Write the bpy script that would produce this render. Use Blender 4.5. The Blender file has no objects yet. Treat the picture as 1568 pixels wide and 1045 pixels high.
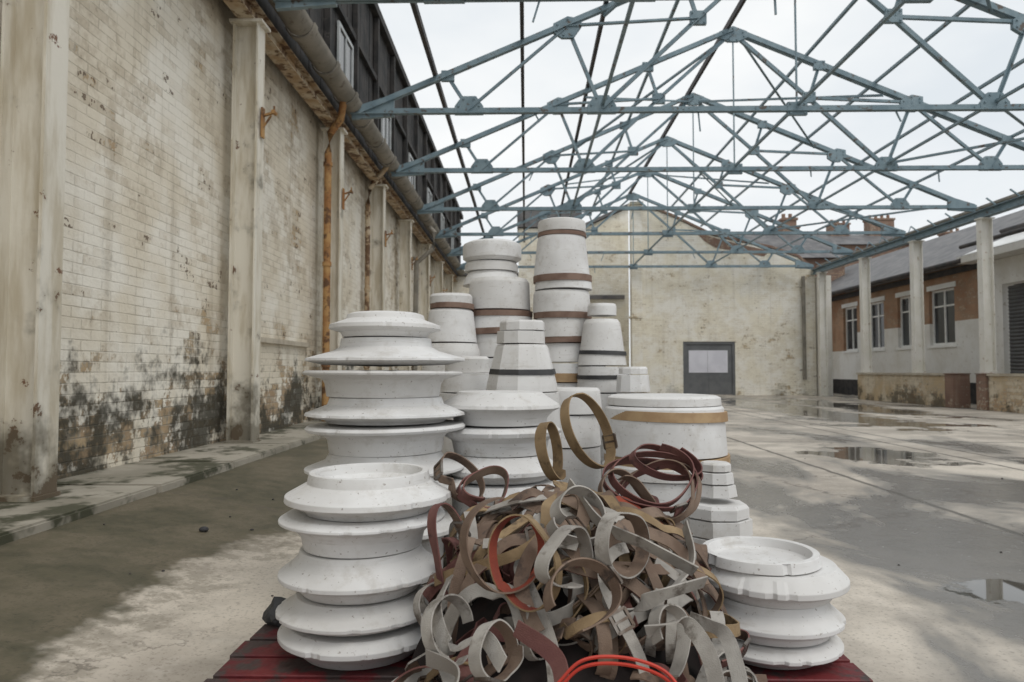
import bpy, bmesh, math, random
from mathutils import Vector, Matrix, noise as mnoise
R=random.Random(7)
scene=bpy.context.scene
F=1089.0; CAMZ=0.95
def SX(px,Y): return (px-805)/F*Y
def SZ(py,Y): return CAMZ-(py-568)/F*Y

# ---------------------------------------------------------------- node helpers
class M:
    def __init__(s,name,rough=0.8,metal=0.0):
        s.m=bpy.data.materials.new(name); s.m.use_nodes=True
        s.nt=s.m.node_tree; s.N=s.nt.nodes; s.L=s.nt.links
        s.b=s.N['Principled BSDF']; s.b.inputs['Roughness'].default_value=rough
        s.b.inputs['Metallic'].default_value=metal
        s._pos=None
    def put(s,sock,v):
        if isinstance(v,bpy.types.NodeSocket): s.L.new(v,sock)
        elif isinstance(v,(tuple,list)):
            if len(v)==3 and len(sock.default_value)==4: v=tuple(v)+(1,)
            sock.default_value=v
        else: sock.default_value=v
    def pos(s):
        if s._pos is None:
            g=s.N.new('ShaderNodeNewGeometry'); s._pos=g.outputs['Position']
            sp=s.N.new('ShaderNodeSeparateXYZ'); s.L.new(s._pos,sp.inputs[0]); s.xyz=sp.outputs
        return s._pos
    def comb(s,x,y,z):
        c=s.N.new('ShaderNodeCombineXYZ')
        for i,v in enumerate((x,y,z)): s.put(c.inputs[i],v)
        return c.outputs[0]
    def noise(s,scale,detail=4,rough=0.55,vec=None,dist=0.0):
        n=s.N.new('ShaderNodeTexNoise'); n.inputs['Scale'].default_value=scale
        n.inputs['Detail'].default_value=detail; n.inputs['Roughness'].default_value=rough
        n.inputs['Distortion'].default_value=dist
        s.L.new(vec if vec is not None else s.pos(),n.inputs['Vector']); return n.outputs['Fac']
    def math(s,op,a,b=0.0,clamp=False):
        n=s.N.new('ShaderNodeMath'); n.operation=op; n.use_clamp=clamp
        s.put(n.inputs[0],a); s.put(n.inputs[1],b); return n.outputs[0]
    def lin(s,*terms):
        acc=None
        for t,c,g in terms:
            v=s.math('MULTIPLY',s.math('SUBTRACT',t,c),g); acc=v if acc is None else s.math('ADD',acc,v)
        return acc
    def ramp(s,v,a,b,lo=0.0,hi=1.0):
        n=s.N.new('ShaderNodeMapRange'); n.interpolation_type='SMOOTHSTEP'
        s.put(n.inputs[0],v); n.inputs[1].default_value=a; n.inputs[2].default_value=b
        n.inputs[3].default_value=lo; n.inputs[4].default_value=hi; return n.outputs[0]
    def mix(s,f,a,b,mode='MIX'):
        n=s.N.new('ShaderNodeMix'); n.data_type='RGBA'; n.blend_type=mode
        s.put(n.inputs[0],f); s.put(n.inputs[6],a); s.put(n.inputs[7],b); return n.outputs[2]
    def bump(s,h,strength=0.3,dist=0.01,prev=None):
        n=s.N.new('ShaderNodeBump'); n.inputs['Strength'].default_value=strength; n.inputs['Distance'].default_value=dist
        s.L.new(h,n.inputs['Height'])
        return n.outputs[0]
    def out(s,col=None,rough=None,normal=None):
        if col is not None: s.put(s.b.inputs['Base Color'],col)
        if rough is not None: s.put(s.b.inputs['Roughness'],rough)
        if normal is not None: s.L.new(normal,s.b.inputs['Normal'])
        return s.m

def simple(name,c1,c2,scale=3,rough=0.8,c3=None,t3=(0.6,0.75),metal=0.0,bump=0.15,bscale=40,s3=7):
    m=M(name,rough,metal)
    n=m.noise(scale,3,0.6)
    col=m.mix(m.ramp(n,0.35,0.65),c1,c2)
    if c3: col=m.mix(m.ramp(m.noise(s3,4,0.65),*t3),col,c3)
    if bump<=0: return m.out(col)
    return m.out(col,None,m.bump(m.noise(bscale,1),bump,0.01))

def brick_wall_mat(name,axis,paint1,paint2,brickA,brickB,mortar,low_peel=0.58,peel_t=0.38,base_z=0.2,top=1.6,stain=1.0,worn=(0.47,0.395,0.29),mort=0.20,wornk=0.62,strk=0.35,st_t=0.26):
    m=M(name,0.9); m.pos()
    u=m.xyz[1] if axis=='Y' else m.xyz[0]
    v=m.comb(u,m.xyz[2],0.0)
    b=m.N.new('ShaderNodeTexBrick'); m.L.new(v,b.inputs['Vector'])
    b.inputs['Scale'].default_value=1.0; b.inputs['Brick Width'].default_value=0.235; b.inputs['Row Height'].default_value=0.078
    b.inputs['Mortar Size'].default_value=0.006; b.inputs['Mortar Smooth'].default_value=0.5; b.inputs['Bias'].default_value=0.0
    b.inputs['Color1'].default_value=(0,0,0,1); b.inputs['Color2'].default_value=(1,1,1,1); b.inputs['Mortar'].default_value=(.5,.5,.5,1)
    perb=b.outputs['Color']
    big=m.noise(0.75,4,0.6); med=m.noise(3.2,4,0.65); fine=m.noise(17,2,0.7)
    zz=m.math('SUBTRACT',m.xyz[2],base_z)
    low=m.ramp(zz,0.0,top,1.0,0.0)
    paint=m.mix(m.ramp(m.noise(1.3,3,0.5),0.38,0.60),paint1,paint2)
    k=m.lin((big,0.5,2.2),(med,0.5,1.8),(perb,0.5,0.45),(fine,0.5,1.0))
    wn=m.ramp(k,-0.16,0.34)
    paint=m.mix(m.math('MULTIPLY',wn,wornk),paint,worn)
    paint=m.mix(m.math('MULTIPLY',m.ramp(perb,0.55,1.0),0.20),paint,worn)
    sv=m.comb(m.math('MULTIPLY',u,5.0),m.math('MULTIPLY',m.xyz[2],0.3),0.0)
    stk=m.ramp(m.noise(1.0,3,0.6,sv),0.52,0.70)
    paint=m.mix(m.math('MULTIPLY',stk,strk),paint,(0.38,0.32,0.23))
    pk=m.math('ADD',k,m.math('MULTIPLY',low,low_peel))
    peel=m.ramp(pk,peel_t,peel_t+0.12)
    bc=m.mix(perb,brickA,brickB)
    bc=m.mix(b.outputs['Fac'],bc,mortar)
    bc=m.mix(m.ramp(fine,0.48,0.66),bc,(0.44,0.39,0.31))
    col=m.mix(peel,paint,bc)
    mf=m.math('MULTIPLY',m.math('MULTIPLY',b.outputs['Fac'],mort),m.ramp(med,0.40,0.60,0.15,1.6))
    col=m.mix(mf,col,(0.25,0.21,0.15))
    sp=m.ramp(m.lin((m.noise(2.3,3,0.7),0.5,2.0),(fine,0.5,1.6),(perb,0.5,0.5)),0.54,0.60)
    col=m.mix(m.math('MULTIPLY',sp,0.85*(0.4+0.6*stain)),col,(0.13,0.09,0.06))
    if stain>0:
        st=m.lin((low,0.0,0.62),(m.noise(1.25,4,0.72),0.5,3.0),(perb,0.5,0.16),(fine,0.5,0.6))
        st=m.ramp(st,st_t,st_t+0.50)
        st=m.math('MULTIPLY',st,m.ramp(zz,top*1.4,top*0.5))
        col=m.mix(m.math('MULTIPLY',st,0.92*stain),col,(0.042,0.038,0.025))
    h=m.lin((fine,0.5,1.0),(b.outputs['Fac'],0,-0.9))
    return m.out(col,None,m.bump(h,0.6,0.010))

mat_leftwall=brick_wall_mat('painted_brick','Y',(0.72,0.655,0.535),(0.82,0.78,0.69),(0.32,0.215,0.13),(0.47,0.355,0.22),(0.34,0.29,0.22),0.58,0.38,0.2,1.6,1.0,(0.49,0.415,0.31),0.2,0.58,0.3,0.26)
mat_farwall=brick_wall_mat('far_painted_brick','X',(0.84,0.79,0.66),(0.88,0.85,0.77),(0.40,0.27,0.16),(0.55,0.44,0.28),(0.4,0.35,0.27),0.34,0.54,0.0,1.5,0.35,(0.70,0.63,0.49),0.25,0.45,0.18,0.5)
mat_redbrick=brick_wall_mat('red_brick','Y',(0.31,0.17,0.10),(0.40,0.25,0.16),(0.26,0.12,0.07),(0.40,0.25,0.15),(0.36,0.31,0.24),0.3,0.3,0,1.0,0.4,(0.28,0.20,0.14))
mat_redbrickX=brick_wall_mat('red_brick_x','X',(0.20,0.12,0.09),(0.26,0.165,0.12),(0.18,0.10,0.065),(0.30,0.18,0.12),(0.28,0.25,0.2),0.3,0.3,0,1.0,0.0,(0.19,0.14,0.11))
mat_dwarf=brick_wall_mat('yellow_brick','Y',(0.52,0.40,0.25),(0.64,0.56,0.43),(0.40,0.25,0.14),(0.56,0.43,0.27),(0.42,0.36,0.28),0.4,0.25,0,0.7,0.8)
mat_whitewall=simple('white_render',(0.66,0.64,0.59),(0.74,0.73,0.70),1.5,0.85,(0.42,0.37,0.30),(0.58,0.76))

def column_mat():
    m=M('cream_steel_paint',0.5); m.pos()
    n=m.noise(2.5,4,0.6,m.comb(m.math('MULTIPLY',m.xyz[0],3.0),m.math('MULTIPLY',m.xyz[1],3.0),m.math('MULTIPLY',m.xyz[2],0.5)))
    col=m.mix(m.ramp(n,0.40,0.66),(0.71,0.67,0.58),(0.52,0.46,0.35))
    low=m.ramp(m.xyz[2],0.2,1.1,1,0)
    r=m.math('ADD',m.noise(6,5,0.7),m.math('MULTIPLY',low,0.10))
    col=m.mix(m.ramp(r,0.64,0.68),col,(0.18,0.09,0.05))
    col=m.mix(m.math('MULTIPLY',m.ramp(m.math('ADD',m.noise(3,4,0.6),m.math('MULTIPLY',low,0.32)),0.56,0.80),0.8),col,(0.11,0.095,0.065))
    return m.out(col,None,m.bump(m.noise(30,1),0.1,0.01))
mat_col=column_mat()
mat_rust=simple('rusty_iron',(0.30,0.14,0.05),(0.42,0.25,0.10),5,0.85,(0.12,0.06,0.03),(0.48,0.62))
mat_rustcream=simple('rust_stained_cream',(0.52,0.44,0.32),(0.36,0.24,0.13),3,0.75,(0.13,0.07,0.035),(0.47,0.58))
mat_truss=simple('blue_grey_steel_paint',(0.155,0.225,0.262),(0.215,0.29,0.325),4,0.5,(0.10,0.08,0.065),(0.58,0.66),bump=0)
mat_dark=simple('dark_purlin',(0.035,0.035,0.038),(0.07,0.06,0.055),4,0.75,bump=0)
mat_darktimber=simple('tarred_timber',(0.016,0.016,0.016),(0.045,0.04,0.037),3,0.85,(0.09,0.08,0.07),(0.62,0.75))
mat_gutter=simple('asbestos_cement',(0.20,0.185,0.155),(0.29,0.265,0.225),2,0.9,(0.11,0.085,0.06),(0.55,0.72))
mat_doorgrey=simple('grey_door_paint',(0.11,0.115,0.12),(0.14,0.145,0.15),3,0.5,bump=0)
mat_paper=simple('white_notice',(0.62,0.62,0.68),(0.70,0.70,0.76),2,0.5,bump=0)
mat_slate=simple('slate_roof',(0.09,0.09,0.095),(0.16,0.155,0.155),2.5,0.6,(0.25,0.22,0.18),(0.6,0.75),bump=0)
mat_whitepaint_and_glare=simple('white_gloss_and_glare',(0.74,0.74,0.72),(0.80,0.80,0.78),3,0.4,(0.4,0.35,0.28),(0.62,0.8),bump=0)  # trim, frame and pipe paint; also the painted glare on one roof
mat_glass=simple('window_glass',(0.03,0.035,0.04),(0.06,0.065,0.07),1,0.12,bump=0)
mat_frame=simple('pale_frame',(0.36,0.38,0.38),(0.46,0.48,0.48),3,0.6,bump=0)
mat_stone=simple('stone_trim',(0.50,0.45,0.36),(0.38,0.33,0.26),4,0.85)
mat_shutter=simple('dark_shutter',(0.07,0.07,0.072),(0.10,0.10,0.10),2,0.5,bump=0)
mat_greywood=simple('weathered_wood',(0.16,0.14,0.12),(0.25,0.22,0.18),6,0.85)

def plaster():
    m=M('white_plaster',0.85)
    oi=m.N.new('ShaderNodeObjectInfo'); m.pos(); rnd=oi.outputs['Random']
    col=m.mix(m.ramp(m.noise(4,3,0.6),0.38,0.62),(0.63,0.622,0.612),(0.73,0.727,0.722))
    col=m.mix(m.math('MULTIPLY',rnd,0.5),col,(0.57,0.55,0.52))
    n14=m.noise(9,5,0.74)
    col=m.mix(m.math('MULTIPLY',m.ramp(n14,0.50,0.70),0.45),col,(0.45,0.42,0.375))
    # scuffs running round the rims, where the moulds were dragged
    sv=m.comb(m.math('MULTIPLY',m.xyz[0],6.0),m.math('MULTIPLY',m.xyz[1],6.0),m.math('MULTIPLY',m.xyz[2],60.0))
    sc=m.ramp(m.noise(1.0,3,0.6,sv),0.60,0.70)
    col=m.mix(m.math('MULTIPLY',sc,0.30),col,(0.38,0.35,0.31))
    col=m.mix(m.math('MULTIPLY',m.ramp(m.noise(80,2,0.6),0.67,0.72),0.65),col,(0.24,0.20,0.17))
    h=m.lin((m.noise(45,2,0.65),0.5,0.35),(n14,0.5,0.5))
    return m.out(col,None,m.bump(h,0.14,0.006))
mat_plaster=plaster()
mat_tape=simple('brown_strap_band',(0.15,0.09,0.065),(0.22,0.145,0.11),9,0.75,bump=0)
mat_tan=simple('tan_tape',(0.33,0.21,0.11),(0.42,0.29,0.16),9,0.7,bump=0)
mat_blackstrap=simple('black_strap',(0.025,0.025,0.027),(0.05,0.05,0.05),9,0.6,bump=0)
mat_redpaint=simple('red_pallet_paint',(0.10,0.009,0.013),(0.15,0.016,0.018),5,0.6,(0.05,0.032,0.03),(0.46,0.58),s3=9,bump=0.4)
def strapmat(name,a,b,c): return simple(name,a,b,9,0.82,c,(0.54,0.70),bscale=350,bump=0.25,s3=16)
S_TAN=strapmat('strap_tan',(0.20,0.135,0.07),(0.30,0.21,0.115),(0.11,0.075,0.045))
S_GREY=strapmat('strap_grey',(0.27,0.25,0.225),(0.40,0.375,0.34),(0.14,0.12,0.10))
S_MAR=strapmat('strap_maroon',(0.125,0.048,0.043),(0.185,0.082,0.070),(0.07,0.035,0.03))
S_BRN=strapmat('strap_brown',(0.135,0.088,0.062),(0.21,0.148,0.108),(0.07,0.05,0.04))
S_RED=strapmat('strap_red_lining',(0.30,0.055,0.025),(0.20,0.04,0.025),(0.09,0.035,0.025))
S_MET=simple('buckle_metal',(0.22,0.20,0.18),(0.12,0.09,0.07),20,0.45,metal=0.8,bump=0)
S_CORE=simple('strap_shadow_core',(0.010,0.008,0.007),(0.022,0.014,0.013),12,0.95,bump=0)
S_WIRE=simple('red_wire',(0.50,0.04,0.02),(0.42,0.035,0.02),12,0.5,bump=0)

# ---------------------------------------------------------------- mesh helpers
def link(o): scene.collection.objects.link(o); return o
def empty(name,loc=(0,0,0)):
    e=bpy.data.objects.new(name,None); e.location=loc; e.empty_display_size=0.2; return link(e)
def obj(name,bm,mats,parent=None,smooth=None):
    me=bpy.data.meshes.new(name)
    bmesh.ops.recalc_face_normals(bm,faces=bm.faces[:])
    if smooth:
        for f in bm.faces: f.smooth=True
        for e in bm.edges:
            if len(e.link_faces)==2 and e.calc_face_angle(0)>smooth: e.smooth=False
    bm.to_mesh(me); bm.free()
    for m in (mats if isinstance(mats,(list,tuple)) else [mats]): me.materials.append(m)
    o=bpy.data.objects.new(name,me); link(o)
    if parent: o.parent=parent
    return o
def box(bm,x0,x1,y0,y1,z0,z1,mi=0):
    vs=[bm.verts.new((x,y,z)) for z in (z0,z1) for y in (y0,y1) for x in (x0,x1)]
    for q in ((0,1,3,2),(4,5,7,6),(0,1,5,4),(2,3,7,6),(0,2,6,4),(1,3,7,5)):
        f=bm.faces.new([vs[i] for i in q]); f.material_index=mi
    return vs
def beam(bm,p,q,w,h,up=(0,0,1),mi=0,off=(0,0)):
    p=Vector(p);q=Vector(q);d=(q-p).normalized();u=Vector(up)
    s=d.cross(u)
    if s.length<1e-3: s=d.cross(Vector((1,0,0)))
    s.normalize();u=s.cross(d).normalized()
    vs=[]
    for c in (p,q):
        for a,b in ((-1,-1),(1,-1),(1,1),(-1,1)):
            vs.append(bm.verts.new(c+s*(a*w/2+off[0])+u*(b*h/2+off[1])))
    for f in ((0,1,2,3),(4,5,6,7),(0,1,5,4),(1,2,6,5),(2,3,7,6),(3,0,4,7)):
        ff=bm.faces.new([vs[i] for i in f]); ff.material_index=mi
def angle(bm,p,q,a,t=0.012,up=(0,0,1),mi=0,flip=1):
    beam(bm,p,q,t,a,up,mi)
    beam(bm,p,q,a*0.85,t,up,mi,off=(flip*(a*0.425+t/2+0.001),-a/2+t/2))
def prism(bm,poly,y0,y1,mi=0,plane='XZ'):
    def P(a,b,y): return (a,y,b) if plane=='XZ' else (y,a,b)
    n=len(poly); A=[bm.verts.new(P(a,b,y0)) for a,b in poly]; B=[bm.verts.new(P(a,b,y1)) for a,b in poly]
    f=bm.faces.new(A);f.material_index=mi; f=bm.faces.new(B);f.material_index=mi
    for i in range(n):
        f=bm.faces.new((A[i],A[(i+1)%n],B[(i+1)%n],B[i]));f.material_index=mi
def tube(bm,pts,r,seg=12,mi=0):
    pts=[Vector(p) for p in pts]; rings=[]
    for i,p in enumerate(pts):
        d=(pts[min(i+1,len(pts)-1)]-pts[max(i-1,0)]).normalized()
        s=d.cross(Vector((0,0,1)));
        if s.length<1e-2: s=d.cross(Vector((1,0,0)))
        s.normalize();u=s.cross(d)
        rings.append([bm.verts.new(p+s*math.cos(2*math.pi*k/seg)*r+u*math.sin(2*math.pi*k/seg)*r) for k in range(seg)])
    for a,b in zip(rings,rings[1:]):
        for k in range(seg):
            f=bm.faces.new((a[k],a[(k+1)%seg],b[(k+1)%seg],b[k]));f.material_index=mi
    for r_ in (rings[0],rings[-1]):
        f=bm.faces.new(r_);f.material_index=mi

# ---------------------------------------------------------------- ground
def ground_mat():
    m=M('wet_concrete_ground',0.7); m.pos(); x,y,z=m.xyz
    b1=m.noise(0.55,4,0.62); b2=m.noise(1.6,5,0.65); f=m.noise(9,4,0.7); ff=m.noise(60,2,0.7)
    col=m.mix(m.ramp(b1,0.42,0.60),(0.60,0.54,0.46),(0.39,0.345,0.29))
    col=m.mix(m.math('MULTIPLY',m.ramp(b2,0.48,0.64),0.5),col,(0.26,0.23,0.19))
    col=m.mix(m.math('MULTIPLY',m.ramp(f,0.5,0.72),0.35),col,(0.62,0.575,0.51))
    col=m.mix(m.math('MULTIPLY',m.ramp(ff,0.52,0.72),0.5),col,(0.17,0.145,0.115))
    sv=m.comb(m.math('MULTIPLY',x,0.9),m.math('MULTIPLY',y,0.42),0)
    d=m.noise(0.95,5,0.62,sv,0.5)
    right=m.ramp(x,0.8,1.5)
    near=m.math('MULTIPLY',m.ramp(y,1.0,7.5,0.18,0.0),m.ramp(x,1.1,2.0))
    far=m.math('MULTIPLY',m.ramp(y,9,12),m.ramp(y,17,13))
    dd=m.math('SUBTRACT',m.math('ADD',d,near),m.math('MULTIPLY',far,0.08))
    dm=m.math('MULTIPLY',m.ramp(dd,0.44,0.56),right)
    dm2=m.math('MULTIPLY',m.ramp(dd,0.52,0.58),right)
    col=m.mix(m.math('MULTIPLY',dm,0.68),col,(0.165,0.15,0.13))
    col=m.mix(m.math('MULTIPLY',dm2,0.6),col,(0.085,0.082,0.076))
    wob=m.lin((x,0,1.0),(m.noise(1.1,5,0.7),0.5,1.3),(m.ramp(y,2.0,4.5),0,-0.10))
    moss=m.math('MULTIPLY',m.ramp(wob,-1.40,-1.60),m.ramp(x,-2.62,-2.5))
    mc=m.mix(m.ramp(m.noise(1.9,4,0.65),0.42,0.60),(0.052,0.048,0.024),(0.118,0.098,0.062))
    mc=m.mix(m.math('MULTIPLY',m.ramp(f,0.5,0.62),0.6),mc,(0.045,0.048,0.018))
    mc=m.mix(m.math('MULTIPLY',m.ramp(ff,0.5,0.7),0.5),mc,(0.03,0.027,0.016))
    col=m.mix(m.math('MULTIPLY',moss,m.ramp(y,20,9,0.6,0.97)),col,mc)
    edge=m.math('MULTIPLY',m.ramp(wob,-1.10,-1.38),m.ramp(f,0.42,0.6)); 
    col=m.mix(m.math('MULTIPLY',m.math('MULTIPLY',edge,0.5),m.ramp(x,-2.62,-2.5)),col,(0.12,0.10,0.065))
    jw=m.lin((m.noise(3,2),0.5,0.06))
    xj=m.math('ADD',x,jw); yj=m.math('ADD',y,jw); jm=None
    for X in (2.87,4.75,5.15,7.9):
        a=m.ramp(m.math('ABSOLUTE',m.math('SUBTRACT',xj,X)),0.014,0.034,1,0)
        jm=a if jm is None else m.math('MAXIMUM',jm,a)
    for Y in (9.6,14.0,19.0):
        a=m.math('MULTIPLY',m.ramp(m.math('ABSOLUTE',m.math('SUBTRACT',yj,Y)),0.012,0.04,1,0),m.ramp(x,1.0,1.1))
        jm=m.math('MAXIMUM',jm,a)
    col=m.mix(m.math('MULTIPLY',jm,0.8),col,(0.06,0.052,0.04))
    v=m.N.new('ShaderNodeTexVoronoi'); v.feature='DISTANCE_TO_EDGE'; v.inputs['Scale'].default_value=0.55
    wp=m.comb(m.lin((x,0,1),(b2,0.5,1.2)),m.lin((y,0,1),(f,0.5,0.5)),0.0); m.L.new(wp,v.inputs['Vector'])
    ck=m.math('MULTIPLY',m.ramp(v.outputs['Distance'],0.002,0.010,1,0),m.ramp(b1,0.44,0.54))
    col=m.mix(m.math('MULTIPLY',ck,0.6),col,(0.08,0.065,0.05))
    def pud(cx,cy,rx,ry,amp=1.0):
        dx=m.math('DIVIDE',m.math('SUBTRACT',x,cx),rx); dy=m.math('DIVIDE',m.math('SUBTRACT',y,cy),ry)
        r=m.math('ADD',m.math('MULTIPLY',dx,dx),m.math('MULTIPLY',dy,dy))
        r=m.math('ADD',r,m.math('MULTIPLY',m.math('SUBTRACT',b2,0.5),amp*5))
        return m.ramp(r,1.2,0.7)
    p=None
    for a in ((3.95,8.1,0.70,0.85),(6.6,17.5,0.9,6.0),(8.6,20.0,0.8,5.0),(2.15,3.05,0.34,0.24),(6.6,12.6,1.6,0.4)):
        q=pud(*a); p=q if p is None else m.math('MAXIMUM',p,q)
    pw=p
    col=m.mix(m.math('MULTIPLY',pw,0.75),col,(0.07,0.065,0.055))
    rough=m.lin((f,-2.4,0.22))
    rough=m.math('SUBTRACT',rough,m.math('MULTIPLY',dm,0.22))
    rough=m.math('SUBTRACT',rough,m.math('MULTIPLY',dm2,0.18))
    rough=m.math('MULTIPLY',rough,m.math('SUBTRACT',1.0,m.math('MULTIPLY',pw,0.95)))
    bn=m.N.new('ShaderNodeBump'); bn.inputs['Distance'].default_value=0.012
    m.L.new(m.lin((f,0.5,0.5),(ff,0.5,0.3)),bn.inputs['Height']); m.L.new(m.math('SUBTRACT',0.28,m.math('MULTIPLY',pw,0.28)),bn.inputs['Strength'])
    return m.out(col,rough,bn.outputs[0])
mat_ground=ground_mat()
def gz(x):
    if x>-1: return 0.0
    if x<-2.4: return 0.15
    t=(-1-x)/1.4; return 0.15*t*t*(3-2*t)
bm=bmesh.new()
xs=[-250,-60,-10,-3.2,-2.4]+[-2.4+0.14*i for i in range(1,11)]+[0,3,8,15,60,250]
ys=[-30,0,3,6,10,20,40,100,600]
g=[[bm.verts.new((x,y,gz(x))) for x in xs] for y in ys]
for j in range(len(ys)-1):
    for i in range(len(xs)-1): bm.faces.new((g[j][i],g[j][i+1],g[j+1][i+1],g[j+1][i]))
obj('ground',bm,mat_ground,smooth=1.0)

mat_pave=simple('pavement_concrete',(0.36,0.33,0.275),(0.24,0.22,0.175),1.6,0.7,(0.06,0.06,0.035),(0.49,0.60),s3=2.5)
bm=bmesh.new(); y=-2.0; r=random.Random(3)
while y<34:
    L=r.uniform(1.1,1.7); dz=r.uniform(-0.008,0.012); e=r.uniform(-0.03,0.04)
    box(bm,-3.22,-2.42+e,y,y+L-0.02,0.0,0.20+dz)
    y+=L
bmesh.ops.bevel(bm,geom=[e for e in bm.edges],offset=0.012,segments=2,affect='EDGES')
obj('pavement',bm,mat_pave)

# ---------------------------------------------------------------- left wall
bm=bmesh.new()
box(bm,-3.6,-3.2,-2,33.5,0.0,5.1)
for k,(y0,y1) in enumerate(((8.0,10.3),(11.2,13.6),(14.6,17.2))):
    beam(bm,(-3.17,y0,1.32),(-3.17,y1,1.32),0.06,0.06,mi=1)
obj('painted_brick_wall',bm,[mat_leftwall,mat_stone])

colY=[0.85,4.15,7.4,10.75,14.05,17.35,20.7,24.0,27.3,30.6]
def ibeam_column(name,X,Y,z0,z1,mat,w=0.27,d=0.20,plate=True):
    bm=bmesh.new()
    box(bm,X-w/2+0.018,X+w/2-0.018,Y-0.008,Y+0.008,z0,z1)
    box(bm,X-w/2,X-w/2+0.018,Y-d/2,Y+d/2,z0,z1)
    box(bm,X+w/2-0.018,X+w/2,Y-d/2,Y+d/2,z0,z1)
    if plate:
        box(bm,X-w/2-0.015,X+w/2+0.015,Y-d/2-0.015,Y+d/2+0.015,z0-0.03,z0+0.012)
        box(bm,X-w/2-0.03,X+w/2+0.05,Y-d/2-0.03,Y+d/2+0.03,z1,z1+0.03)
    return obj(name,bm,mat)
for Y in colY: ibeam_column('steel_column',-2.95,Y,0.215,4.62,mat_col)

bm=bmesh.new()
for (a,b) in zip(colY,colY[1:]):
    box(bm,-3.03,-2.85,a+0.01,b-0.01,4.655,4.67); box(bm,-2.95,-2.935,a+0.01,b-0.01,4.672,4.84); box(bm,-3.03,-2.85,a+0.01,b-0.01,4.842,4.857)
obj('eaves_beam',bm,mat_rustcream)
bm=bmesh.new()
y=1.0
while y<31:
    seg=14; L=1.05
    for (ya,yb,rr) in ((y,y+L-0.12,0.16),(y+L-0.12,y+L,0.185)):
        prev=None
        for yy in (ya,yb):
            ring=[]
            for rad in (rr,rr-0.02):
                order=range(seg+1) if rad==rr else range(seg,-1,-1)
                for k in order:
                    a=math.pi+math.pi*k/seg
                    ring.append(bm.verts.new((-2.68+math.cos(a)*rad,yy,5.08+math.sin(a)*rad)))
            if prev:
                n=len(ring)
                for k in range(n): bm.faces.new((prev[k],prev[(k+1)%n],ring[(k+1)%n],ring[k]))
            else: first=ring
            prev=ring
        bm.faces.new(first); bm.faces.new(prev)
    y+=L
obj('roof_gutter',bm,mat_gutter,smooth=0.6)

cl=empty('timber_clerestory')
bm=bmesh.new(); y=0.5; r=random.Random(5)
while y<31.5:
    w=0.18; d=r.uniform(-0.006,0.006)
    box(bm,-2.98,-2.90+d,y,y+w-0.004,4.86,7.7); y+=w
box(bm,-2.9,-2.78,0.5,31.5,7.7,7.86); box(bm,-3.3,-2.85,0.5,31.5,7.865,7.9)
box(bm,-3.6,-2.99,-2,33.5,5.12,5.2); box(bm,-3.6,-2.99,-2,33.5,7.75,7.85); box(bm,-3.7,-3.62,-2,33.5,5.0,7.85)
obj('boards',bm,mat_darktimber,cl)
bm=bmesh.new()
for Y in [5.0+1.65*i for i in range(16)]:
    box(bm,-2.885,-2.80,Y,Y+0.10,5.2,7.68)
    beam(bm,(-2.83,Y+0.05,5.3),(-2.62,Y+0.05,5.0),0.04,0.05)
for z in (5.35,6.45): box(bm,-2.882,-2.82,4.9,31,z,z+0.09)
obj('studs',bm,mat_darktimber,cl)
bm=bmesh.new()
for i in range(8):
    Y=4.0+3.3*i
    for (a,b,c,d) in ((Y,Y+0.06,5.5,6.3),(Y+0.84,Y+0.9,5.5,6.3),(Y+0.06,Y+0.84,5.5,5.56),(Y+0.06,Y+0.84,6.24,6.3),(Y+0.43,Y+0.46,5.56,6.24)):
        box(bm,-2.875,-2.84,a,b,c,d,0)
    box(bm,-2.874,-2.862,Y+0.06,Y+0.84,5.56,6.24,1)
obj('windows',bm,[mat_frame,mat_glass],cl)

def pipe(name,pts,r,mat):
    bm=bmesh.new(); tube(bm,pts,r); 
    for k in range(3):
        z=1.0+k*1.5
        tube(bm,[(pts[-1][0],pts[-1][1],z),(pts[-1][0],pts[-1][1],z+0.06)],r*1.25)
    obj(name,bm,mat,smooth=0.6)
pipe('drain_pipe',[(-2.7,10.35,4.95),(-2.75,10.40,4.7),(-2.92,10.45,4.5),(-2.95,10.45,4.2),(-2.95,10.45,0.21)],0.055,mat_rust)
pipe('drain_pipe',[(-2.7,13.7,4.95),(-3.05,13.72,4.5),(-3.08,13.72,4.2),(-3.08,13.72,0.21)],0.05,mat_rustcream)
pipe('drain_pipe',[(-3.1,7.62,4.6),(-3.1,7.62,4.2),(-3.1,7.62,0.21)],0.04,mat_whitepaint_and_glare)
pipe('drain_pipe',[(-2.7,19.4,4.95),(-2.5,19.4,4.75),(-2.55,19.4,4.3),(-3.0,19.4,3.9),(-3.05,19.4,0.21)],0.07,mat_gutter)
for Y in colY[1:8]:
    bm=bmesh.new()
    X=-2.80
    box(bm,X,X+0.02,Y-0.035,Y+0.035,3.42,3.74)
    beam(bm,(X+0.02,Y,3.66),(X+0.13,Y,3.69),0.03,0.022)
    beam(bm,(X+0.02,Y,3.54),(X+0.10,Y,3.66),0.02,0.016)
    tube(bm,[(X+0.13,Y-0.04,3.69),(X+0.13,Y+0.04,3.69)],0.022,8)
    tube(bm,[(X+0.13,Y,3.70),(X+0.13,Y,3.76)],0.010,6)
    obj('wall_bracket',bm,mat_rust)

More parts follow.
